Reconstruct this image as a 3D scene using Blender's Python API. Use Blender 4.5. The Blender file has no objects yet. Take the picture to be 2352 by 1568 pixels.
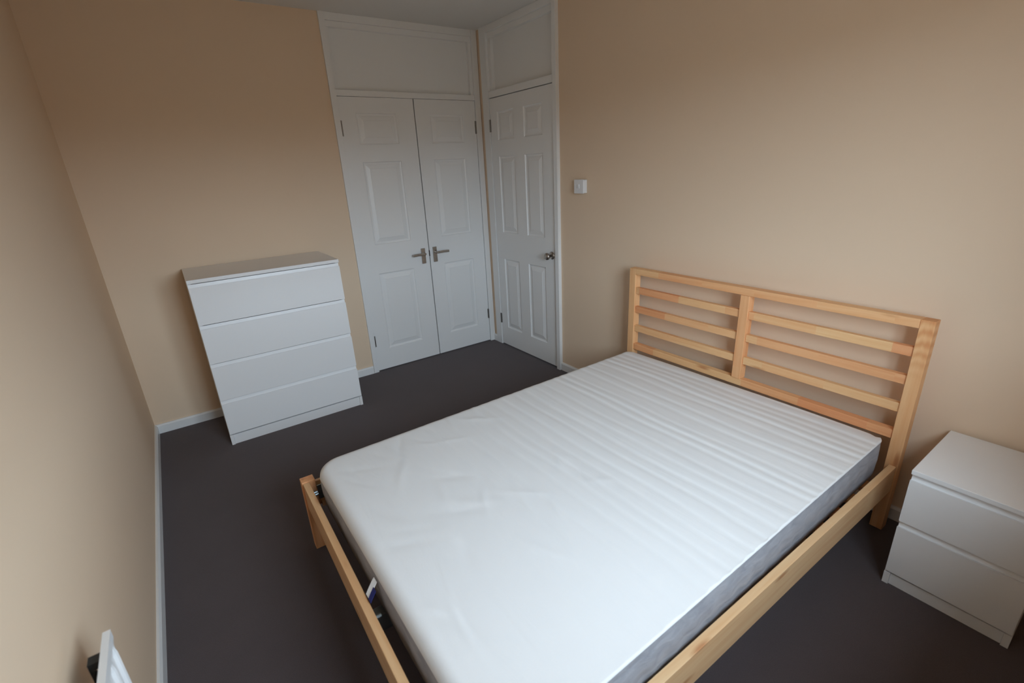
import bpy, bmesh, math, random
from mathutils import Vector, Matrix

random.seed(4)
S = bpy.context.scene
COL = S.collection
PI = math.pi

# ------------------------------------------------------------------ camera
CX, CY, CZ = -2.2318, -3.5213, 1.4853
R_ = Vector((0.81324647, -0.57990012, -0.04843587))
U_ = Vector((0.23621368, 0.25290003, 0.93821355))
F_ = Vector((0.53182072, 0.77444007, -0.3426504))
cd = bpy.data.cameras.new('camera')
cam = bpy.data.objects.new('camera', cd)
COL.objects.link(cam)
M = Matrix((R_, U_, -F_)).transposed().to_4x4()
M.translation = Vector((CX, CY, CZ))
cam.matrix_world = M
cd.sensor_fit = 'HORIZONTAL'
cd.sensor_width = 36.0
cd.lens = 1102.8 * 36.0 / 2352.0
cd.clip_start = 0.02
cd.dof.use_dof = True
cd.dof.focus_distance = 2.7
cd.dof.aperture_fstop = 3.2
S.camera = cam

# ------------------------------------------------------------------ view
S.view_settings.view_transform = 'Standard'
S.view_settings.look = 'None'
S.view_settings.gamma = 1.0
S.view_settings.use_curve_mapping = False
S.view_settings.exposure = 0.0
S.cycles.use_denoising = True
S.cycles.max_bounces = 10
S.cycles.diffuse_bounces = 7
S.cycles.glossy_bounces = 4
S.cycles.sample_clamp_indirect = 6.0
S.cycles.caustics_reflective = False
S.cycles.caustics_refractive = False

# ------------------------------------------------------------------ world: overcast sky over ground
SKY = (0.76, 0.94, 1.10)
GROUND = (0.09, 0.08, 0.065)
SKY_STRENGTH = 17.2
W = bpy.data.worlds.new('overcast_sky')
S.world = W
W.use_nodes = True
nt = W.node_tree
nt.nodes.clear()
wo = nt.nodes.new('ShaderNodeOutputWorld')
bg = nt.nodes.new('ShaderNodeBackground')
tc = nt.nodes.new('ShaderNodeTexCoord')
sp = nt.nodes.new('ShaderNodeSeparateXYZ')
mr = nt.nodes.new('ShaderNodeMapRange')
mr.inputs['From Min'].default_value = 0.02
mr.inputs['From Max'].default_value = 0.08
mx = nt.nodes.new('ShaderNodeMix')
mx.data_type = 'RGBA'
mx.inputs[6].default_value = (*GROUND, 1)
mx.inputs[7].default_value = (*SKY, 1)
nt.links.new(tc.outputs['Generated'], sp.inputs[0])
nt.links.new(sp.outputs['Z'], mr.inputs['Value'])
nt.links.new(mr.outputs[0], mx.inputs[0])
nt.links.new(mx.outputs[2], bg.inputs['Color'])
bg.inputs['Strength'].default_value = SKY_STRENGTH
nt.links.new(bg.outputs[0], wo.inputs[0])

# ------------------------------------------------------------------ room dimensions
XL, XR = -2.580, 0.0          # left wall, right wall
YB, YN = 0.0, -3.74           # back wall, window wall behind the camera
H = 2.4456
WIN = (-2.00, -0.85, 0.92, 2.05)   # window opening x0,x1,z0,z1

# window light portal (guides the sky light through the opening)
pl = bpy.data.lights.new('window_portal', 'AREA')
pl.shape = 'RECTANGLE'
pl.size = WIN[1] - WIN[0]
pl.size_y = WIN[3] - WIN[2]
pl.cycles.is_portal = True
po = bpy.data.objects.new('window_portal', pl)
po.location = ((WIN[0] + WIN[1]) / 2, YN - 0.12, (WIN[2] + WIN[3]) / 2)
po.rotation_euler = (PI / 2, 0, 0)    # shines toward +y
COL.objects.link(po)


# ================================================================== helpers
def tag(o, label=None, cat=None, group=None, kind=None):
    if label: o['label'] = label
    if cat: o['category'] = cat
    if group: o['group'] = group
    if kind: o['kind'] = kind
    return o


def empty(name, loc=(0, 0, 0), rz=0.0):
    o = bpy.data.objects.new(name, None)
    o.empty_display_size = 0.1
    o.location = loc
    o.rotation_euler = (0, 0, rz)
    COL.objects.link(o)
    return o


class MB:
    def __init__(self):
        self.v = []; self.f = []

    def add(self, vs, fs):
        n = len(self.v)
        self.v += [tuple(p) for p in vs]
        self.f += [tuple(i + n for i in f) for f in fs]
        return self

    def box(self, x0, x1, y0, y1, z0, z1):
        x0, x1 = sorted((x0, x1)); y0, y1 = sorted((y0, y1)); z0, z1 = sorted((z0, z1))
        vs = [(x, y, z) for z in (z0, z1) for y in (y0, y1) for x in (x0, x1)]
        return self.add(vs, [(0, 2, 3, 1), (4, 5, 7, 6), (0, 1, 5, 4), (1, 3, 7, 5), (3, 2, 6, 7), (2, 0, 4, 6)])

    def prism(self, prof, a, b, fn):
        """extrude closed 2D profile from a to b; fn(p,q,t)->xyz"""
        n = len(prof)
        vs = [fn(p, q, a) for p, q in prof] + [fn(p, q, b) for p, q in prof]
        fs = [(i, (i + 1) % n, (i + 1) % n + n, i + n) for i in range(n)]
        fs += [tuple(reversed(range(n))), tuple(range(n, 2 * n))]
        return self.add(vs, fs)

    def cyl(self, p0, p1, r0, r1=None, n=24, cap=True):
        r1 = r0 if r1 is None else r1
        p0 = Vector(p0); p1 = Vector(p1)
        d = (p1 - p0).normalized()
        a = d.orthogonal().normalized(); b = d.cross(a)
        vs = []
        for p, r in ((p0, r0), (p1, r1)):
            for i in range(n):
                t = 2 * PI * i / n
                vs.append(p + a * math.cos(t) * r + b * math.sin(t) * r)
        fs = [(i, (i + 1) % n, (i + 1) % n + n, i + n) for i in range(n)]
        if cap:
            fs += [tuple(reversed(range(n))), tuple(range(n, 2 * n))]
        return self.add(vs, fs)

    def lathe(self, origin, axis, prof, n=28):
        """prof: list of (distance along axis, radius)"""
        o = Vector(origin); d = Vector(axis).normalized()
        a = d.orthogonal().normalized(); b = d.cross(a)
        vs = []
        for h, r in prof:
            for i in range(n):
                t = 2 * PI * i / n
                vs.append(o + d * h + (a * math.cos(t) + b * math.sin(t)) * max(r, 1e-5))
        fs = []
        for k in range(len(prof) - 1):
            for i in range(n):
                fs.append((k * n + i, k * n + (i + 1) % n, (k + 1) * n + (i + 1) % n, (k + 1) * n + i))
        fs.append(tuple(reversed(range(n))))
        m = (len(prof) - 1) * n
        fs.append(tuple(range(m, m + n)))
        return self.add(vs, fs)

    def build(self, name, mat, parent=None, bevel=0.0, smooth=False, seg=2, fix=True):
        me = bpy.data.meshes.new(name)
        me.from_pydata(self.v, [], self.f)
        if fix:
            bm = bmesh.new(); bm.from_mesh(me)
            bmesh.ops.recalc_face_normals(bm, faces=bm.faces)
            bm.to_mesh(me); bm.free()
        me.materials.append(mat)
        o = bpy.data.objects.new(name, me)
        COL.objects.link(o)
        if parent: o.parent = parent
        if smooth:
            for p in me.polygons: p.use_smooth = True
        if bevel:
            m = o.modifiers.new('bevel', 'BEVEL')
            m.width = bevel; m.segments = seg; m.limit_method = 'ANGLE'
            m.angle_limit = math.radians(40)
            for p in me.polygons: p.use_smooth = True
            w = o.modifiers.new('wn', 'WEIGHTED_NORMAL'); w.keep_sharp = True
        return o


# ================================================================== materials
def base_mat(name):
    m = bpy.data.materials.new(name)
    m.use_nodes = True
    t = m.node_tree
    b = t.nodes['Principled BSDF']
    return m, t, b


def N(t, typ, **kw):
    n = t.nodes.new(typ)
    for k, v in kw.items():
        if k.startswith('i_'):
            n.inputs[k[2:].replace('_', ' ')].default_value = v
        else:
            setattr(n, k, v)
    return n


def noise_bump(t, b, coord, scale, dist, strength=0.4, detail=4.0):
    ns = N(t, 'ShaderNodeTexNoise'); ns.inputs['Scale'].default_value = scale
    ns.inputs['Detail'].default_value = detail
    t.links.new(coord, ns.inputs['Vector'])
    bp = N(t, 'ShaderNodeBump'); bp.inputs['Strength'].default_value = strength
    bp.inputs['Distance'].default_value = dist
    t.links.new(ns.outputs[0], bp.inputs['Height'])
    t.links.new(bp.outputs[0], b.inputs['Normal'])
    return ns, bp


def simple(name, col, rough=0.5, metal=0.0, bump=None, var=0.0, varscale=3.0, spec=None):
    m, t, b = base_mat(name)
    b.inputs['Base Color'].default_value = (*col, 1)
    b.inputs['Roughness'].default_value = rough
    b.inputs['Metallic'].default_value = metal
    if spec is not None: b.inputs['Specular IOR Level'].default_value = spec
    c = N(t, 'ShaderNodeTexCoord')
    if bump: noise_bump(t, b, c.outputs['Object'], bump[0], bump[1], bump[2])
    if var:
        ns = N(t, 'ShaderNodeTexNoise'); ns.inputs['Scale'].default_value = varscale
        ns.inputs['Detail'].default_value = 5
        t.links.new(c.outputs['Object'], ns.inputs['Vector'])
        mxn = N(t, 'ShaderNodeMix', data_type='RGBA')
        t.links.new(ns.outputs[0], mxn.inputs[0])
        mxn.inputs[6].default_value = (*[max(0, k * (1 - var)) for k in col], 1)
        mxn.inputs[7].default_value = (*[min(1, k * (1 + var)) for k in col], 1)
        t.links.new(mxn.outputs[2], b.inputs['Base Color'])
    return m


WALLC = (0.765, 0.595, 0.435)
m_wall = simple('magnolia_wall_paint', WALLC, 0.7, var=0.015, varscale=2.0, spec=0.3)
m_ceil = simple('white_ceiling_paint', (0.72, 0.71, 0.69), 0.8, bump=(120.0, 0.0008, 0.3), spec=0.2)
m_gloss = simple('white_gloss_paint', (0.79, 0.79, 0.785), 0.34, bump=(90.0, 0.0002, 0.15))
m_mel = simple('white_foil_board', (0.83, 0.83, 0.835), 0.30, bump=(300.0, 0.0001, 0.1))
m_mel2 = simple('white_drawer_interior', (0.7, 0.71, 0.72), 0.5)
m_steel = simple('brushed_steel', (0.42, 0.38, 0.34), 0.32, 1.0, bump=(200.0, 0.0001, 0.2))
m_hinge = simple('dull_hinge_steel', (0.30, 0.28, 0.26), 0.4, 0.9)
m_dark = simple('black_latch', (0.015, 0.012, 0.012), 0.5)
m_plas = simple('white_plastic', (0.78, 0.78, 0.79), 0.35)
m_galv = simple('galvanised_steel', (0.35, 0.42, 0.45), 0.35, 0.9)
m_brk = simple('dark_bracket_steel', (0.03, 0.035, 0.04), 0.5, 0.3)
m_rad = simple('white_radiator_enamel', (0.80, 0.81, 0.82), 0.28)
m_tag = simple('white_woven_tag', (0.85, 0.86, 0.88), 0.7)
m_navy = simple('navy_tag_print', (0.01, 0.015, 0.12), 0.7)
m_upvc = simple('white_window_frame', (0.8, 0.8, 0.8), 0.35)


def carpet_mat():
    m, t, b = base_mat('charcoal_carpet')
    c = N(t, 'ShaderNodeTexCoord')
    n1 = N(t, 'ShaderNodeTexNoise'); n1.inputs['Scale'].default_value = 420; n1.inputs['Detail'].default_value = 3
    n2 = N(t, 'ShaderNodeTexNoise'); n2.inputs['Scale'].default_value = 5; n2.inputs['Detail'].default_value = 4
    t.links.new(c.outputs['Object'], n1.inputs['Vector'])
    t.links.new(c.outputs['Object'], n2.inputs['Vector'])
    a = N(t, 'ShaderNodeMix', data_type='RGBA')
    a.inputs[6].default_value = (0.062, 0.048, 0.050, 1); a.inputs[7].default_value = (0.128, 0.102, 0.106, 1)
    mm = N(t, 'ShaderNodeMath', operation='ADD')
    mu = N(t, 'ShaderNodeMath', operation='MULTIPLY'); mu.inputs[1].default_value = 0.25
    t.links.new(n2.outputs[0], mu.inputs[0])
    ml = N(t, 'ShaderNodeMath', operation='MULTIPLY'); ml.inputs[1].default_value = 0.75
    t.links.new(n1.outputs[0], ml.inputs[0])
    t.links.new(mu.outputs[0], mm.inputs[0]); t.links.new(ml.outputs[0], mm.inputs[1])
    t.links.new(mm.outputs[0], a.inputs[0])
    t.links.new(a.outputs[2], b.inputs['Base Color'])
    b.inputs['Roughness'].default_value = 1.0
    b.inputs['Specular IOR Level'].default_value = 0.1
    b.inputs['Sheen Weight'].default_value = 0.15
    bp = N(t, 'ShaderNodeBump'); bp.inputs['Distance'].default_value = 0.004; bp.inputs['Strength'].default_value = 0.6
    t.links.new(n1.outputs[0], bp.inputs['Height']); t.links.new(bp.outputs[0], b.inputs['Normal'])
    return m


def pine_mat(axis, joint=0.27, figure=0.0):
    """finger-jointed pine, grain running along the given local axis (0,1,2)"""
    m, t, b = base_mat('pine_' + 'xyz'[axis])
    c = N(t, 'ShaderNodeTexCoord'); oi = N(t, 'ShaderNodeObjectInfo')
    s = N(t, 'ShaderNodeSeparateXYZ'); t.links.new(c.outputs['Object'], s.inputs[0])
    al = s.outputs[axis]; ac = [s.outputs[i] for i in range(3) if i != axis]

    def math_(op, a_, b_=None):
        n = N(t, 'ShaderNodeMath', operation=op)
        for i, q in enumerate((a_, b_)):
            if q is None: continue
            if isinstance(q, (int, float)): n.inputs[i].default_value = q
            else: t.links.new(q, n.inputs[i])
        return n.outputs[0]
    off = math_('MULTIPLY', oi.outputs['Random'], 37.0)
    cell = math_('FLOOR', math_('ADD', math_('DIVIDE', al, joint), off))
    wn = N(t, 'ShaderNodeTexWhiteNoise', noise_dimensions='2D')
    cv = N(t, 'ShaderNodeCombineXYZ'); t.links.new(cell, cv.inputs[0]); t.links.new(oi.outputs['Random'], cv.inputs[1])
    t.links.new(cv.outputs[0], wn.inputs['Vector'])
    # stretched grain
    g = N(t, 'ShaderNodeCombineXYZ')
    t.links.new(math_('ADD', math_('MULTIPLY', al, 2.6), math_('MULTIPLY', wn.outputs['Value'], 9.0)), g.inputs[0])
    t.links.new(math_('MULTIPLY', ac[0], 60.0), g.inputs[1])
    t.links.new(math_('ADD', math_('MULTIPLY', ac[1], 60.0), off), g.inputs[2])
    n1 = N(t, 'ShaderNodeTexNoise'); n1.inputs['Scale'].default_value = 1.0; n1.inputs['Detail'].default_value = 5
    n1.inputs['Distortion'].default_value = 0.7
    t.links.new(g.outputs[0], n1.inputs['Vector'])
    # knots
    k = N(t, 'ShaderNodeCombineXYZ')
    t.links.new(math_('ADD', math_('MULTIPLY', al, 3.2), off), k.inputs[0])
    t.links.new(math_('MULTIPLY', ac[0], 14.0), k.inputs[1]); t.links.new(math_('MULTIPLY', ac[1], 14.0), k.inputs[2])
    vo = N(t, 'ShaderNodeTexVoronoi'); vo.inputs['Scale'].default_value = 1.0
    t.links.new(k.outputs[0], vo.inputs['Vector'])
    kr = N(t, 'ShaderNodeMapRange'); kr.inputs['From Min'].default_value = 0.05; kr.inputs['From Max'].default_value = 0.16
    kr.inputs['To Min'].default_value = 1.0; kr.inputs['To Max'].default_value = 0.0
    t.links.new(vo.outputs['Distance'], kr.inputs['Value'])
    r1 = N(t, 'ShaderNodeValToRGB')
    r1.color_ramp.elements[0].position = 0.0; r1.color_ramp.elements[0].color = (0.82, 0.53, 0.27, 1)
    r1.color_ramp.elements[1].position = 1.0; r1.color_ramp.elements[1].color = (0.77, 0.355, 0.165, 1)
    e = r1.color_ramp.elements.new(0.5); e.color = (0.80, 0.44, 0.215, 1)
    t.links.new(wn.outputs['Value'], r1.inputs[0])
    gr = N(t, 'ShaderNodeMapRange'); gr.inputs['From Min'].default_value = 0.35; gr.inputs['From Max'].default_value = 0.7
    gr.inputs['To Min'].default_value = 0.0; gr.inputs['To Max'].default_value = 0.42
    t.links.new(n1.outputs[0], gr.inputs['Value'])
    a = N(t, 'ShaderNodeMix', data_type='RGBA', blend_type='MULTIPLY')
    t.links.new(gr.outputs[0], a.inputs[0]); t.links.new(r1.outputs[0], a.inputs[6])
    a.inputs[7].default_value = (0.80, 0.50, 0.30, 1)
    last = a.outputs[2]
    if figure:
        # cathedral figure of a flat-sawn board
        wv = N(t, 'ShaderNodeTexWave', wave_type='RINGS', rings_direction='SPHERICAL')
        wv.inputs['Scale'].default_value = 1.0; wv.inputs['Distortion'].default_value = 2.2
        wv.inputs['Detail'].default_value = 2.0; wv.inputs['Detail Scale'].default_value = 1.4
        q = N(t, 'ShaderNodeCombineXYZ')
        t.links.new(math_('MULTIPLY', al, 7.5), q.inputs[0])
        t.links.new(math_('MULTIPLY', math_('SUBTRACT', ac[1], 1.385), 42.0), q.inputs[1])
        t.links.new(q.outputs[0], wv.inputs['Vector'])
        am = N(t, 'ShaderNodeMapRange'); am.inputs['From Min'].default_value = 0.66; am.inputs['From Max'].default_value = 0.80
        t.links.new(al, am.inputs['Value'])
        w2 = math_('MULTIPLY', math_('MULTIPLY', wv.outputs['Fac'], am.outputs[0]), 0.55)
        f2 = N(t, 'ShaderNodeMix', data_type='RGBA', blend_type='MULTIPLY')
        t.links.new(w2, f2.inputs[0]); t.links.new(last, f2.inputs[6]); f2.inputs[7].default_value = (0.72, 0.45, 0.26, 1)
        last = f2.outputs[2]
    kx = N(t, 'ShaderNodeMix', data_type='RGBA')
    t.links.new(math_('MULTIPLY', kr.outputs[0], 0.75), kx.inputs[0]); t.links.new(last, kx.inputs[6])
    kx.inputs[7].default_value = (0.45, 0.17, 0.06, 1)
    t.links.new(kx.outputs[2], b.inputs['Base Color'])
    b.inputs['Roughness'].default_value = 0.5
    b.inputs['Specular IOR Level'].default_value = 0.35
    bp = N(t, 'ShaderNodeBump'); bp.inputs['Distance'].default_value = 0.0006; bp.inputs['Strength'].default_value = 0.35
    t.links.new(n1.outputs[0], bp.inputs['Height']); t.links.new(bp.outputs[0], b.inputs['Normal'])
    return m


def ticking_mat():
    m, t, b = base_mat('white_mattress_ticking')
    c = N(t, 'ShaderNodeTexCoord')
    n1 = N(t, 'ShaderNodeTexNoise'); n1.inputs['Scale'].default_value = 350; n1.inputs['Detail'].default_value = 2
    mp = N(t, 'ShaderNodeMapping'); mp.inputs['Scale'].default_value = (9.0, 2.2, 2.0)
    mp.inputs['Rotation'].default_value = (0, 0, 0.5)
    n2 = N(t, 'ShaderNodeTexNoise'); n2.inputs['Scale'].default_value = 1.0; n2.inputs['Detail'].default_value = 4
    n2.inputs['Distortion'].default_value = 1.2
    t.links.new(c.outputs['Object'], n1.inputs['Vector'])
    t.links.new(c.outputs['Object'], mp.inputs['Vector']); t.links.new(mp.outputs[0], n2.inputs['Vector'])
    bp2 = N(t, 'ShaderNodeBump'); bp2.inputs['Distance'].default_value = 0.010; bp2.inputs['Strength'].default_value = 0.25
    t.links.new(n2.outputs[0], bp2.inputs['Height'])
    bp = N(t, 'ShaderNodeBump'); bp.inputs['Distance'].default_value = 0.0008; bp.inputs['Strength'].default_value = 0.3
    t.links.new(n1.outputs[0], bp.inputs['Height']); t.links.new(bp2.outputs[0], bp.inputs['Normal'])
    t.links.new(bp.outputs[0], b.inputs['Normal'])
    b.inputs['Base Color'].default_value = (0.80, 0.80, 0.80, 1)
    b.inputs['Roughness'].default_value = 0.9
    b.inputs['Specular IOR Level'].default_value = 0.2
    return m


def border_mat():
    m, t, b = base_mat('grey_mattress_border')
    c = N(t, 'ShaderNodeTexCoord')
    mp = N(t, 'ShaderNodeMapping'); mp.inputs['Scale'].default_value = (9.0, 9.0, 22.0)
    n2 = N(t, 'ShaderNodeTexNoise'); n2.inputs['Scale'].default_value = 1.6; n2.inputs['Detail'].default_value = 5
    n2.inputs['Distortion'].default_value = 0.8
    t.links.new(c.outputs['Object'], mp.inputs['Vector']); t.links.new(mp.outputs[0], n2.inputs['Vector'])
    a = N(t, 'ShaderNodeMix', data_type='RGBA')
    a.inputs[6].default_value = (0.25, 0.26, 0.30, 1); a.inputs[7].default_value = (0.50, 0.50, 0.53, 1)
    t.links.new(n2.outputs[0], a.inputs[0]); t.links.new(a.outputs[2], b.inputs['Base Color'])
    bp = N(t, 'ShaderNodeBump'); bp.inputs['Distance'].default_value = 0.006; bp.inputs['Strength'].default_value = 0.5
    t.links.new(n2.outputs[0], bp.inputs['Height']); t.links.new(bp.outputs[0], b.inputs['Normal'])
    b.inputs['Roughness'].default_value = 0.9
    b.inputs['Specular IOR Level'].default_value = 0.2
    return m


m_carpet = carpet_mat()
m_px, m_py, m_pz = pine_mat(0, joint=9.0), pine_mat(1), pine_mat(2, joint=5.0)
m_foot = pine_mat(1, joint=9.0); m_foot.name = 'pine_foot_rail'
for n_ in m_px.node_tree.nodes:
    if n_.type == 'VALTORGB':
        for e_ in n_.color_ramp.elements: e_.color = (0.80, 0.55, 0.31, 1)
for n_ in m_foot.node_tree.nodes:
    if n_.type == 'VALTORGB':
        for e_ in n_.color_ramp.elements: e_.color = (0.74, 0.47, 0.25, 1)
m_px.node_tree.nodes['Principled BSDF'].inputs['Roughness'].default_value = 0.38
m_px.node_tree.nodes['Principled BSDF'].inputs['Specular IOR Level'].default_value = 0.5
m_fig = pine_mat(2, joint=5.0, figure=1.0); m_fig.name = 'pine_figured_post'
m_tick = ticking_mat()
m_bord = border_mat()

# ================================================================== room shell
def struct(name, mb, mat, label=None, parent=None, bevel=0.0):
    o = mb.build(name, mat, parent, bevel=bevel)
    if parent is None:
        o['kind'] = 'structure'
        if label: o['label'] = label
    return o


T = 0.12
struct('floor', MB().box(XL - T, XR + T, YN - 0.4, YB + T, -0.1, 0.0), m_carpet, 'charcoal grey carpet covering the floor')
struct('ceiling', MB().box(XL - T, XR + T, YN - 0.4, YB + T, H, H + 0.1), m_ceil, 'plain white painted ceiling')
struct('wall_left', MB().box(XL - T, XL, YN - 0.3, YB + T, 0, H), m_wall, 'plain cream wall on the left with a radiator')
# closet opening in back wall: x -1.135 .. -0.02
struct('wall_back', MB().box(XL, -1.135, YB, YB + T, 0, H).box(-0.02, XR, YB, YB + T, 0, H)
       .box(-1.135, -0.02, YB + 0.10, YB + T, 0, H), m_wall, 'cream wall behind the chest of drawers')
# doorway in right wall: y -0.085 .. -0.925
struct('wall_right', MB().box(XR, XR + T, YB + T, -0.085, 0, H).box(XR, XR + T, -0.925, YN - 0.3, 0, H)
       .box(XR + 0.10, XR + T, -0.925, -0.085, 0, H), m_wall, 'cream wall behind the pine headboard')
wx0, wx1, wz0, wz1 = WIN
struct('wall_window', MB().box(XL, wx0, YN - 0.24, YN, 0, H).box(wx1, XR, YN - 0.24, YN, 0, H)
       .box(wx0, wx1, YN - 0.24, YN, 0, wz0).box(wx0, wx1, YN - 0.24, YN, wz1, H), m_wall,
       'cream wall around the window behind the camera')
wf = MB()
fw = 0.05
wf.box(wx0, wx0 + fw, YN - 0.22, YN - 0.16, wz0, wz1).box(wx1 - fw, wx1, YN - 0.22, YN - 0.16, wz0, wz1)
wf.box(wx0 + fw, wx1 - fw, YN - 0.22, YN - 0.16, wz0, wz0 + fw).box(wx0 + fw, wx1 - fw, YN - 0.22, YN - 0.16, wz1 - fw, wz1)
xm = (wx0 + wx1) / 2
wf.box(xm - 0.03, xm + 0.03, YN - 0.22, YN - 0.16, wz0 + fw, wz1 - fw)
win = struct('window_1', wf, m_upvc, 'white framed window behind the camera')
MB().box(wx0 - 0.04, wx1 + 0.04, YN - 0.16, YN + 0.08, wz0 - 0.03, wz0 - 0.001).build('window_sill', m_gloss, win, bevel=0.004)


def base_prof(h=0.060, t=0.014):
    return [(0, 0), (t, 0), (t, h - 0.010), (t - 0.006, h), (0, h)]


b = MB().prism(base_prof(), XL, -1.155, lambda p, q, a: (a, YB - p, q))
struct('baseboard_back', b, m_gloss, 'low white skirting board behind the chest of drawers')
b = MB().prism(base_prof(), YB - 0.0145, YN, lambda p, q, a: (XL + p, a, q))
struct('baseboard_left', b, m_gloss, 'low white skirting board along the left wall')
b = MB().prism(base_prof(), -0.943, YN, lambda p, q, a: (XR - p, a, q))
b.prism(base_prof(), YB - 0.001, -0.060, lambda p, q, a: (XR - p, a, q))
struct('baseboard_right', b, m_gloss, 'low white skirting board along the headboard wall')

# ------------------------------------------------------------------ panelled doors
ROWS = ((0.172, 0.770), (0.985, 1.560), (1.675, 1.873))


def door_mesh(fn, u0, u1, z0, z1, cols, rows, thick=0.038):
    """fn(u, z, d): d = depth out of the door plane toward the room"""
    mb = MB()
    us = [u0] + [c for ab in cols for c in ab] + [u1]
    zs = [z0] + [r for ab in rows for r in ab] + [z1]

    def quad(a, b_, c, d):
        mb.add([a, b_, c, d], [(0, 1, 2, 3)])
    for i in range(len(us) - 1):
        for j in range(len(zs) - 1):
            A, B, C_, D = us[i], us[i + 1], zs[j], zs[j + 1]
            if i % 2 == 1 and j % 2 == 1:
                rings = [(0, 0), (0.004, -0.0065), (0.011, -0.009), (0.017, -0.009), (0.020, -0.0075), (0.044, -0.0015), (0.046, 0.0)]
                for (i0, d0), (i1, d1) in zip(rings, rings[1:]):
                    P = [(A + i0, C_ + i0), (B - i0, C_ + i0), (B - i0, D - i0), (A + i0, D - i0)]
                    Q = [(A + i1, C_ + i1), (B - i1, C_ + i1), (B - i1, D - i1), (A + i1, D - i1)]
                    for k in range(4):
                        k2 = (k + 1) % 4
                        quad(fn(*P[k], d0), fn(*P[k2], d0), fn(*Q[k2], d1), fn(*Q[k], d1))
                i1, d1 = rings[-1]
                quad(fn(A + i1, C_ + i1, d1), fn(B - i1, C_ + i1, d1), fn(B - i1, D - i1, d1), fn(A + i1, D - i1, d1))
            else:
                quad(fn(A, C_, 0), fn(B, C_, 0), fn(B, D, 0), fn(A, D, 0))
    c = [(u0, z0), (u1, z0), (u1, z1), (u0, z1)]
    for k in range(4):
        k2 = (k + 1) % 4
        quad(fn(*c[k], 0), fn(*c[k2], 0), fn(*c[k2], -thick), fn(*c[k], -thick))
    quad(*[fn(*q, -thick) for q in c])
    return mb


def weld(o):
    bm = bmesh.new(); bm.from_mesh(o.data)
    bmesh.ops.remove_doubles(bm, verts=bm.verts, dist=1e-5)
    bmesh.ops.recalc_face_normals(bm, faces=bm.faces)
    bm.to_mesh(o.data); bm.free()


def hinge(fn, u, z0, z1, parent, side):
    mb = MB()
    p = [fn(u, z0, 0.004), fn(u, z1, 0.004)]
    mb.cyl(p[0], p[1], 0.0045, n=12)
    a0, a1 = fn(u + side * 0.002, z0, 0.0), fn(u + side * 0.012, z1, 0.0015)
    mb.box(a0[0], a1[0], a0[1], a1[1], a0[2], a1[2])
    return mb.build('hinge', m_hinge, parent)


def fb(u, z, d): return (u, YB - 0.002 - d, z)        # back wall doors
def fr(u, z, d): return (XR - 0.010 - d, u, z)        # right wall door (u = y)


DH = 1.972
d1 = door_mesh(fb, -1.1115, -0.5715, 0.008, DH, [(-1.000, -0.711)], ROWS).build('door_1', m_gloss); weld(d1)
tag(d1, 'left leaf of the white panelled double wardrobe doors', kind='structure')
d2 = door_mesh(fb, -0.5635, -0.0545, 0.008, DH, [(-0.447, -0.168)], ROWS).build('door_2', m_gloss); weld(d2)
tag(d2, 'right leaf of the white panelled double wardrobe doors', kind='structure')
d3 = door_mesh(fr, -0.9005, -0.1465, 0.010, DH - 0.004, [(-0.775, -0.567), (-0.447, -0.240)], ROWS).build('door_3', m_gloss); weld(d3)
tag(d3, 'white six panel room door with a round knob', kind='structure')
hinge(fb, -1.1145, 1.728, 1.826, d1, 1); hinge(fb, -1.1145, 0.208, 0.296, d1, 1)
hinge(fb, -0.0515, 1.738, 1.830, d2, -1); hinge(fb, -0.0515, 0.215, 0.301, d2, -1)
hinge(fr, -0.1430, 1.738, 1.826, d3, -1); hinge(fr, -0.1430, 0.198, 0.284, d3, -1)


def lever(parent, x, sgn):
    bp = MB().box(x - 0.017, x + 0.017, YB - 0.010, YB - 0.002, 0.793, 0.912).build('handle_plate', m_steel, parent, bevel=0.002)
    mb = MB()
    mb.cyl((x, YB - 0.010, 0.872), (x, YB - 0.050, 0.872), 0.0085, n=20)
    pts = [(0.0, 0.0), (0.02, 0.0), (0.06, 0.001), (0.105, -0.001)]
    for (a, da), (c, dc) in zip(pts, pts[1:]):
        z = 0.872
        vs = []
        for q, dq in ((a, da), (c, dc)):
            hw = 0.009 if q > 0.01 else 0.0095
            for yy, zz in ((-0.056, -hw), (-0.056, hw), (-0.044, hw), (-0.044, -hw)):
                vs.append((x + sgn * q, YB + yy, z + dq + zz))
        mb.add(vs, [(0, 1, 2, 3), (7, 6, 5, 4), (0, 4, 5, 1), (1, 5, 6, 2), (2, 6, 7, 3), (3, 7, 4, 0)])
    mb.build('lever', m_steel, bp, bevel=0.003)
    k = MB().cyl((x, YB - 0.009, 0.822), (x, YB - 0.013, 0.822), 0.006, n=16)
    k.build('privacy_release', m_steel, bp)
    return bp


lever(d1, -0.622, -1)
lever(d2, -0.520, 1)
MB().box(-0.5700, -0.5640, YB - 0.006, YB + 0.02, 0.845, 0.890).build('latch', m_dark, d2)
# knob on room door
kb = MB().lathe((XR - 0.010, -0.852, 0.866), (-1, 0, 0), [(0, 0.028), (0.003, 0.028), (0.007, 0.024), (0.010, 0.012)]).build('knob_rose', m_steel, d3, smooth=True)
MB().lathe((XR - 0.018, -0.852, 0.866), (-1, 0, 0), [(0, 0.009), (0.022, 0.009), (0.026, 0.018), (0.034, 0.025), (0.044, 0.026), (0.050, 0.021), (0.053, 0.010), (0.0535, 0.0)]).build('door_knob', m_steel, kb, smooth=True)


# ------------------------------------------------------------------ frames with fixed panels over the doors
def frame_box(mb, fn, u0, u1, z0, z1, d0, d1):
    a, c = fn(u0, z0, d0), fn(u1, z1, d1)
    mb.box(a[0], c[0], a[1], c[1], a[2], c[2])


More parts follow.
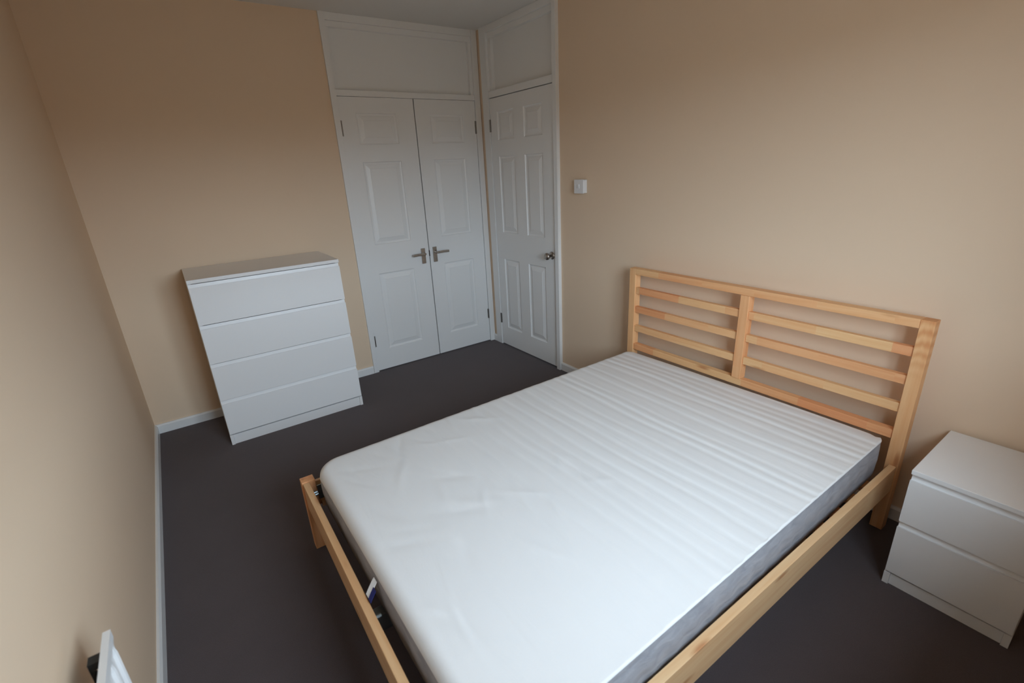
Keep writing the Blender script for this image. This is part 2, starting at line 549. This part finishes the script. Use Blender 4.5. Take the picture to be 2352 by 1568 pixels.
def gb(u, z, d): return (u, YB - d, z)
def gr(u, z, d): return (XR - d, u, z)


mb = MB()
frame_box(mb, gb, -1.153, -1.1145, 0.0, H, -0.09, 0.014)          # left jamb and architrave
frame_box(mb, gb, -0.0515, -0.004, 0.0, H, -0.09, 0.012)          # right jamb
frame_box(mb, gb, -1.1145, -0.0515, DH + 0.002, 2.012, -0.09, 0.008)   # rail over the doors
frame_box(mb, gb, -1.1145, -0.0515, 2.402, H, -0.09, 0.010)        # head
frame_box(mb, gb, -1.1145, -0.0515, 2.368, 2.402, -0.09, -0.002)   # bead under the head
frame_box(mb, gb, -1.1145, -1.095, 2.012, 2.368, -0.09, -0.004)
frame_box(mb, gb, -0.0765, -0.0515, 2.012, 2.368, -0.09, -0.004)
t1 = struct('trim_1', mb, m_gloss, 'white timber frame around the double wardrobe doors', bevel=0.0015)
mb = MB(); frame_box(mb, gb, -1.095, -0.0765, 2.012, 2.368, -0.06, -0.030)
mb.build('overdoor_panel', m_gloss, t1)

mb = MB()
frame_box(mb, gr, -0.062, -0.1435, 0.0, H, -0.09, 0.016)
frame_box(mb, gr, -0.9030, -0.9405, 0.0, H, -0.09, 0.026)
frame_box(mb, gr, -0.1435, -0.9030, DH + 0.0015, 2.018, -0.09, 0.012)
frame_box(mb, gr, -0.1435, -0.9030, 2.402, H, -0.09, 0.012)
frame_box(mb, gr, -0.1435, -0.9030, 2.366, 2.402, -0.09, -0.002)
frame_box(mb, gr, -0.1435, -0.180, 2.018, 2.366, -0.09, -0.004)
frame_box(mb, gr, -0.890, -0.9030, 2.018, 2.366, -0.09, -0.004)
t2 = struct('trim_2', mb, m_gloss, 'white timber frame around the room door beside the headboard wall', bevel=0.0015)
mb = MB(); frame_box(mb, gr, -0.180, -0.890, 2.018, 2.366, -0.06, -0.030)
mb.build('overdoor_panel', m_gloss, t2)

# ------------------------------------------------------------------ light switch
sw = empty('light_switch', (XR, -1.158, 1.300))
tag(sw, 'small square white light switch box on the wall beside the room door', 'light switch')
MB().box(-0.029, -0.001, -0.0415, 0.0415, 0.002, 0.083).build('back_box', m_plas, sw, bevel=0.003)
MB().box(-0.036, -0.0292, -0.043, 0.043, 0.0, 0.085).build('face_plate', m_plas, sw, bevel=0.003)
MB().prism([(-0.0362, 0.030), (-0.0385, 0.030), (-0.0425, 0.056), (-0.0362, 0.056)], -0.008, 0.008,
           lambda p, q, a: (p, a, q)).build('rocker', m_plas, sw)


# ------------------------------------------------------------------ chests of drawers
def drawer_front(u0, u1, z0, z1, groove=0.017, thick=0.018):
    """profile in (depth toward the back, z): a slanted finger grip along the top edge"""
    prof = [(0.0, z0), (0.0, z1 - groove), (0.0130, z1 - groove - 0.0050), (0.0150, z1), (thick, z1), (thick, z0)]
    return MB().prism(prof, u0, u1, lambda p, q, a: (a, p, q))


def chest(name, w, h, d, top_t, bounds, loc, rz, label, side=0.018, shadow=0.0065):
    """local frame: x across the front, y from the front (0) to the back (d), z up"""
    root = empty(name, loc, rz)
    tag(root, label, 'chest of drawers')
    MB().box(0, w, 0, d, h - top_t, h).build('top_panel', m_mel, root, bevel=0.0015)
    for x in (0, w - side):
        MB().box(x, x + side, 0.0195, d, 0, h - top_t - 0.0004).build('side_panel', m_mel, root, bevel=0.001)
        MB().box(x, x + side, 0.0015, 0.0190, 0, bounds[0] - shadow).build('side_foot', m_mel, root)
    MB().box(side, w - side, d - 0.012, d - 0.004, 0.03, h - top_t - 0.001).build('back_panel', m_mel2, root)
    MB().box(side + 0.0005, w - side - 0.0005, 0.008, 0.024, 0, bounds[0] - 0.010).build('plinth', m_mel, root)
    for a, c in zip(bounds, bounds[1:]):
        f = drawer_front(0.0015, w - 0.0015, a, c - shadow).build('drawer', m_mel, root)
        MB().box(side + 0.012, w - side - 0.012, 0.020, d - 0.03, a + 0.02, c - 0.055).build('drawer_box', m_mel2, f)
    return root


# local y runs front->back, so for the back wall chest local y = world +y
chest('chest_of_drawers', 0.80, 1.0, 0.466, 0.020, [0.070, 0.291, 0.520, 0.749, 0.9815],
      (-2.2100, -0.485, 0), 0.0, 'tall white chest of four drawers against the back wall')
# bedside: front faces -x, local +y -> world +x ; local x -> world -y
chest('bedside_chest', 0.334, 0.478, 0.392, 0.017, [0.055, 0.272, 0.4635],
      (-0.409, -3.166, 0), -PI / 2, 'small white two drawer bedside chest beside the bed')

# ------------------------------------------------------------------ bed
HBX, HBY = -0.1045, -1.6628
BR = math.radians(-0.5788)
bed = empty('bed_frame', (HBX, HBY, 0), PI + BR)
tag(bed, 'double pine bed frame with slatted headboard against the right wall', 'bed')
BW = 1.403
HB = 0.902
D0, D1 = -0.046, 0.0
MB().box(D0, D1, 0.0, 0.043, 0, HB).build('headboard_post', m_pz, bed, bevel=0.002)
MB().box(D0, D1, BW - 0.044, BW, 0, HB).build('headboard_post', m_fig, bed, bevel=0.002)
MB().box(D0, D1, 0.0435, BW - 0.0445, HB - 0.034, HB).build('top_rail', m_py, bed, bevel=0.002)
MB().box(D0, D1, 0.682, 0.726, 0.4485, HB - 0.0345).build('centre_post', m_pz, bed, bevel=0.002)
MB().box(-0.040, -0.006, 0.0435, BW - 0.0445, 0.412, 0.448).build('lower_rail', m_py, bed, bevel=0.002)
for z0 in (0.756, 0.643, 0.5275):
    for a, c in ((0.0435, 0.6815), (0.7265, BW - 0.0445)):
        MB().box(-0.031, -0.008, a, c, z0, z0 + 0.037).build('headboard_slat', m_py, bed, bevel=0.0015)
# side rails, foot rail, foot legs
FX = 1.924
for y0, y1 in ((0.002, 0.018), (BW - 0.029, BW - 0.004)):
    MB().box(0.0005, FX - 0.052, y0, y1, 0.190, 0.305).build('side_rail', m_px, bed, bevel=0.002)
for y0, y1 in ((0.0, 0.042), (BW - 0.042, BW)):
    MB().box(FX - 0.051, FX, y0, y1, 0, 0.332).build('foot_leg', m_pz, bed, bevel=0.002)
MB().box(FX - 0.028, FX - 0.004, 0.0425, BW - 0.0425, 0.216, 0.328).build('foot_rail', m_foot, bed, bevel=0.002)
# ledges, slats, centre beam and metal fittings
for y0, y1 in ((0.0185, 0.046), (BW - 0.054, BW - 0.0295)):
    MB().box(0.02, FX - 0.06, y0, y1, 0.195, 0.217).build('slat_ledge', m_px, bed)
MB().box(0.0, FX - 0.030, 0.683, 0.719, 0.150, 0.2165).build('centre_beam', m_galv, bed, bevel=0.002)
for k in range(14):
    x = 0.06 + k * 0.1270
    MB().box(x, x + 0.062, 0.022, BW - 0.032, 0.2175, 0.2315).build('bed_slat', m_py, bed)
for y0, y1, y2 in ((0.043, 0.046, 0.085), (BW - 0.046, BW - 0.043, BW - 0.085)):
    br = MB().box(FX - 0.078, FX - 0.0525, min(y0, y1), max(y0, y1), 0.235, 0.300)
    br.box(FX - 0.0325, FX - 0.0290, min(y1, y2), max(y1, y2), 0.245, 0.300)
    o = br.build('corner_bracket', m_galv, bed)
    sgn = 1 if y2 > y1 else -1
    for q in (0.016, 0.032):
        MB().cyl((FX - 0.033, y1 + sgn * q, 0.283), (FX - 0.048, y1 + sgn * q, 0.283), 0.006, n=12).build('bolt', m_galv, o)
cb = MB().box(FX - 0.0325, FX - 0.0290, 0.735, 0.800, 0.235, 0.290).build('beam_bracket', m_galv, bed)
MB().cyl((FX - 0.033, 0.776, 0.280), (FX - 0.050, 0.776, 0.280), 0.007, n=12).build('bolt', m_galv, cb)

# ------------------------------------------------------------------ mattress (own frame, lying slightly askew on the slats)
ML, MW = 1.862, 1.324
ZB, ZT = 0.2325, 0.412
mroot = empty('mattress', (0, 0, 0), 0)
RA = math.radians(0.85)                      # skew relative to the frame
off = Vector((0.006, 0.018, ZB))
rotb = Matrix.Rotation(PI + BR, 4, 'Z')
mroot.location = Vector((HBX, HBY, 0)) + (rotb @ off)
mroot.rotation_euler = (0, 0, PI + BR + RA)
tag(mroot, 'white mattress with grey sides lying on the pine bed frame', 'mattress')
MH = ZT - ZB
CR = 0.055                                    # corner radius in plan


CRF = 0.095


def ext(x):
    """half-open extents in y at position x of the rounded rectangle"""
    r = CR if x < ML / 2 else CRF
    if x < r: q = r - math.sqrt(max(0, r * r - (r - x) ** 2))
    elif x > ML - r: q = r - math.sqrt(max(0, r * r - (x - ML + r) ** 2))
    else: q = 0
    return q, MW - q


def edge_dist(x, y):
    r = CR if x < ML / 2 else CRF
    dx = min(x, ML - x); dy = min(y, MW - y)
    if dx < r and dy < r:
        return r - math.hypot(r - dx, r - dy)
    return min(dx, dy)


rg = random.Random(7)
GR = []
g_ = 0.03
while g_ < ML:
    GR.append((g_, rg.uniform(0.6, 1.25)))
    g_ += rg.choice((0.048, 0.060, 0.075, 0.088))


def channels(x, y):
    """quilting channels across the bed, irregularly spaced, fading toward the foot"""
    amp = 0.0035 * (1.0 if x < 1.0 else max(0.10, 1 - (x - 1.0) / 0.6))
    xx = x + 0.006 * math.sin(y * 4.1 + x * 3) + 0.003 * math.sin(y * 11.0 + x * 17)
    h = 0.0
    for g0, w0 in GR:
        d = xx - g0
        if -0.03 < d < 0.05:
            h -= w0 * (math.exp(-(d / 0.008) ** 2) if d < 0 else math.exp(-(d / 0.019) ** 2))
    return amp * (h + 0.35 * math.sin(xx * 34.0 + 1.2 * math.sin(y * 2.3)))


def wrinkles(x, y):
    """soft creases across the foot end"""
    h = 0.0
    for (cx_, cy_, an, ln, wd, am) in WR:
        dx, dy = x - cx_, y - cy_
        u = dx * math.cos(an) + dy * math.sin(an)
        v = -dx * math.sin(an) + dy * math.cos(an) + 0.6 * u * u
        h += am * math.exp(-(u / ln) ** 2 - (v / wd) ** 2)
    return h


rw = random.Random(11)
WR = []
for k in range(60):
    cx_ = 1.05 + rw.random() * 0.78
    cy_ = rw.random() * 1.0
    an = math.radians(-48 + rw.uniform(-26, 26)) if rw.random() < 0.55 else math.radians(-100 + rw.uniform(-22, 22))
    WR.append((cx_, cy_, an, rw.uniform(0.05, 0.12), rw.uniform(0.009, 0.018), rw.uniform(-0.0028, 0.0030)))


def round_r(x, y):
    """edge rounding radius: crisp on the near long side, soft elsewhere"""
    dn = MW - y
    others = min(x, ML - x, y)
    k = others / (others + dn + 1e-6)
    k = min(1, max(0, (k - 0.45) / 0.2))
    return 0.036 * (1 - k) + 0.006 * k


rows = []
nx = 400
xs = []
for i in range(nx + 1):
    xs.append(ML * i / nx)
fine = [0.0, 0.0004, 0.0012, 0.0025]
xs = sorted(set(fine + [ML - f for f in fine] + xs[1:-1]))
ny = 110
V = []; Fc = []
NEAR = [0.0, 0.0006, 0.0018, 0.0034, 0.0052, 0.0068, 0.0095, 0.013, 0.018]
for x in xs:
    lo, hi = ext(x)
    for j in range(ny + 1):
        t = j / ny
        # denser near the sides
        t = 0.5 - 0.5 * math.cos(PI * t) if True else t
        t = 0.35 * t + 0.65 * (j / ny)
        y = lo + (hi - lo) * t
        if j > ny - 9: y = hi - NEAR[ny - j]
        else: y = lo + (hi - NEAR[8] - 0.004 - lo) * (j / (ny - 9)) ** 1.0
        dd = max(0.0, edge_dist(x, y))
        rr = round_r(x, y)
        z = MH
        if dd < rr: z -= rr - math.sqrt(max(0, rr * rr - (rr - dd) ** 2))
        fade = min(1.0, dd / 0.006) * min(1.0, 0.1 + y / 0.05)
        crown = 0.004 * (1 - ((y / MW - 0.5) * 2) ** 4)
        z += (channels(x, y) + wrinkles(x, y)) * fade + crown - 0.002
        V.append((x, y, z))
n1 = ny + 1
for i in range(len(xs) - 1):
    for j in range(ny):
        Fc.append((i * n1 + j, (i + 1) * n1 + j, (i + 1) * n1 + j + 1, i * n1 + j + 1))
mt = MB(); mt.v = V; mt.f = Fc
top = mt.build('quilted_top', m_tick, mroot, smooth=True, fix=False)
# make sure it faces up
if top.data.polygons[len(top.data.polygons) // 2].normal.z < 0:
    top.data.flip_normals()
# perimeter loop of the top, then the border hanging from it
per = [j for j in range(n1)]
per += [i * n1 + ny for i in range(1, len(xs))]
per += [(len(xs) - 1) * n1 + j for j in range(ny - 1, -1, -1)]
per += [i * n1 for i in range(len(xs) - 2, 0, -1)]
P = [Vector(V[i]) for i in per]
# drop points that are too close together
Q = [P[0]]
for p_ in P[1:]:
    if (p_.xy - Q[-1].xy).length > 0.004: Q.append(p_)
cen = Vector((ML / 2, MW / 2, 0))
bv = []; bf = []
prof = [(0.0, 0.0), (0.003, 0.05), (0.005, 0.2), (0.006, 0.45), (0.003, 0.6), (0.001, 0.8), (-0.002, 0.95), (-0.009, 1.0)]
K = len(Q)
for (o_, s_) in prof:
    for i, p_ in enumerate(Q):
        a_, c_ = Q[i - 1], Q[(i + 1) % K]
        t_ = (c_ - a_); nrm = Vector((t_.y, -t_.x, 0)).normalized()
        if nrm.dot(p_ - cen) < 0: nrm = -nrm
        wob = 0.0018 * math.sin(i * 0.35 + s_ * 5) * math.sin(PI * s_)
        q_ = p_ + nrm * (o_ - 0.007 + wob if o_ else 0.0)
        if o_: q_ = p_ + nrm * (o_ - 0.004 + wob)
        q_.z = p_.z * (1 - s_)
        bv.append(q_)
for r in range(len(prof) - 1):
    for i in range(K):
        bf.append((r * K + i, r * K + (i + 1) % K, (r + 1) * K + (i + 1) % K, (r + 1) * K + i))
bf.append(tuple((len(prof) - 1) * K + i for i in range(K)))
mbd = MB(); mbd.v = [tuple(q) for q in bv]; mbd.f = bf
sd = mbd.build('side_border', m_bord, mroot, smooth=True)
tag(sd, 'grey fabric side of the mattress')
# seam cord around the top edge
# care tag at the foot, folding out over the foot rail
tg = MB()
pth = [(ML + 0.004, 0.132), (ML + 0.016, 0.124), (ML + 0.030, 0.112), (ML + 0.038, 0.104), (ML + 0.036, 0.0995), (ML + 0.024, 0.0985)]
vs = []
y0, y1 = 0.668, 0.692
for (a, c) in pth:
    vs += [(a, y0 + (a - ML) * 0.5, c), (a, y1 + (a - ML) * 0.5, c)]
nq = len(pth)
for (a, c) in pth:
    vs += [(a - 0.0012, y0 + (a - ML) * 0.5, c - 0.001), (a - 0.0012, y1 + (a - ML) * 0.5, c - 0.001)]
fs = []
for i in range(nq - 1):
    fs.append((2 * i, 2 * i + 1, 2 * i + 3, 2 * i + 2))
    o2 = 2 * nq
    fs.append((o2 + 2 * i, o2 + 2 * i + 2, o2 + 2 * i + 3, o2 + 2 * i + 1))
    fs.append((2 * i, 2 * i + 2, o2 + 2 * i + 2, o2 + 2 * i)); fs.append((2 * i + 1, o2 + 2 * i + 1, o2 + 2 * i + 3, 2 * i + 3))
fs.append((0, 2 * nq, 2 * nq + 1, 1)); fs.append((2 * nq - 2, 2 * nq - 1, 4 * nq - 1, 4 * nq - 2))
tg.add(vs, fs)
tg_o = tg.build('care_tag', m_tag, mroot)
tag(tg_o, 'white fabric label at the foot')
pr = MB()
vs = []
for (a, c) in pth[1:4]:
    vs += [(a + 0.001, y1 - 0.002 + (a - ML) * 0.5, c + 0.0015), (a + 0.001, y1 + 0.016 + (a - ML) * 0.5, c + 0.0005),
           (a - 0.0005, y1 - 0.002 + (a - ML) * 0.5, c), (a - 0.0005, y1 + 0.016 + (a - ML) * 0.5, c - 0.001)]
fs = []
for i in range(2):
    b0 = 4 * i; b1 = 4 * i + 4
    fs += [(b0, b0 + 1, b1 + 1, b1), (b0 + 2, b1 + 2, b1 + 3, b0 + 3), (b0, b1, b1 + 2, b0 + 2), (b0 + 1, b0 + 3, b1 + 3, b1 + 1)]
fs += [(0, 2, 3, 1), (8, 9, 11, 10)]
pr.add(vs, fs)
pr_o = pr.build('printed_fold', m_navy, tg_o)
tag(pr_o, 'dark navy printed fold')

# ------------------------------------------------------------------ radiator on the left wall
rad = empty('radiator', (XL, -2.45, 0))
tag(rad, 'white ribbed panel radiator on the left wall', 'radiator')
RX0, RX1 = 0.055, 0.072        # panel back and front
RL, RZ0, RZ1 = 1.0, 0.14, 0.65
pitch = 0.045
rv = []; rf = []
ysamp = []
y = 0.0
nn = int(RL / pitch * 10)
for i in range(nn + 1): ysamp.append(i * RL / nn)
zr = [RZ0, RZ0 + 0.004, RZ0 + 0.020, RZ0 + 0.040, RZ1 - 0.040, RZ1 - 0.020, RZ1 - 0.004, RZ1]


def rx(yy, k):
    t = (yy / pitch) % 1.0
    edge = yy < 0.012 or yy > RL - 0.012
    rib = 0.0
    if not edge:
        t2 = abs(t - 0.5) * 2
        rib = 0.0 if t2 > 0.34 else (0.007 if t2 < 0.14 else 0.007 * (0.34 - t2) / 0.20)
    if k in (0, 7): return RX1 - 0.004
    if k in (3, 4): return RX1 - 0.009 + rib
    return RX1 - 0.0045
for k, z in enumerate(zr):
    for yy in ysamp:
        rv.append((rx(yy, k), -yy, z))
m_ = len(ysamp)
for k in range(len(zr) - 1):
    for i in range(m_ - 1):
        rf.append((k * m_ + i, k * m_ + i + 1, (k + 1) * m_ + i + 1, (k + 1) * m_ + i))
# back and edges
bidx = len(rv)
for k, z in enumerate(zr):
    rv.append((RX0, 0, z)); rv.append((RX0, -RL, z))
for k in range(len(zr) - 1):
    a0, a1 = bidx + 2 * k, bidx + 2 * k + 2
    rf.append((a0, a0 + 1, a1 + 1, a1))
    rf.append((k * m_, (k + 1) * m_, a1, a0))
    rf.append((k * m_ + m_ - 1, a0 + 1, a1 + 1, (k + 1) * m_ + m_ - 1))
rf.append(tuple(range(m_)) + (bidx + 1, bidx))
tk = (len(zr) - 1)
rf.append(tuple(tk * m_ + i for i in range(m_)) + (bidx + 2 * tk + 1, bidx + 2 * tk))
rm = MB(); rm.v = rv; rm.f = rf
rm.build('panel', m_rad, rad)
for yy in (0.036, RL - 0.08):
    bk = MB().box(0.0285, RX0 - 0.0005, -yy - 0.011, -yy + 0.011, 0.611, 0.628)
    bk.box(0.0285, RX0 - 0.0005, -yy - 0.011, -yy + 0.011, 0.560, 0.590)
    bk.box(0.0285, 0.0325, -yy - 0.011, -yy + 0.011, 0.22, 0.611)
    bk.box(0.0005, 0.0285, -yy - 0.011, -yy + 0.011, 0.36, 0.42)
    bk.build('wall_bracket', m_brk, rad)
vb = MB().cyl((0.040, -RL + 0.03, 0.0), (0.040, -RL + 0.03, 0.175), 0.0075, n=14)
vb.cyl((0.040, -RL + 0.03, 0.165), (RX0, -RL + 0.03, 0.165), 0.009, n=14)
vb.build('valve_pipe', m_rad, rad)

bpy.context.view_layer.update()
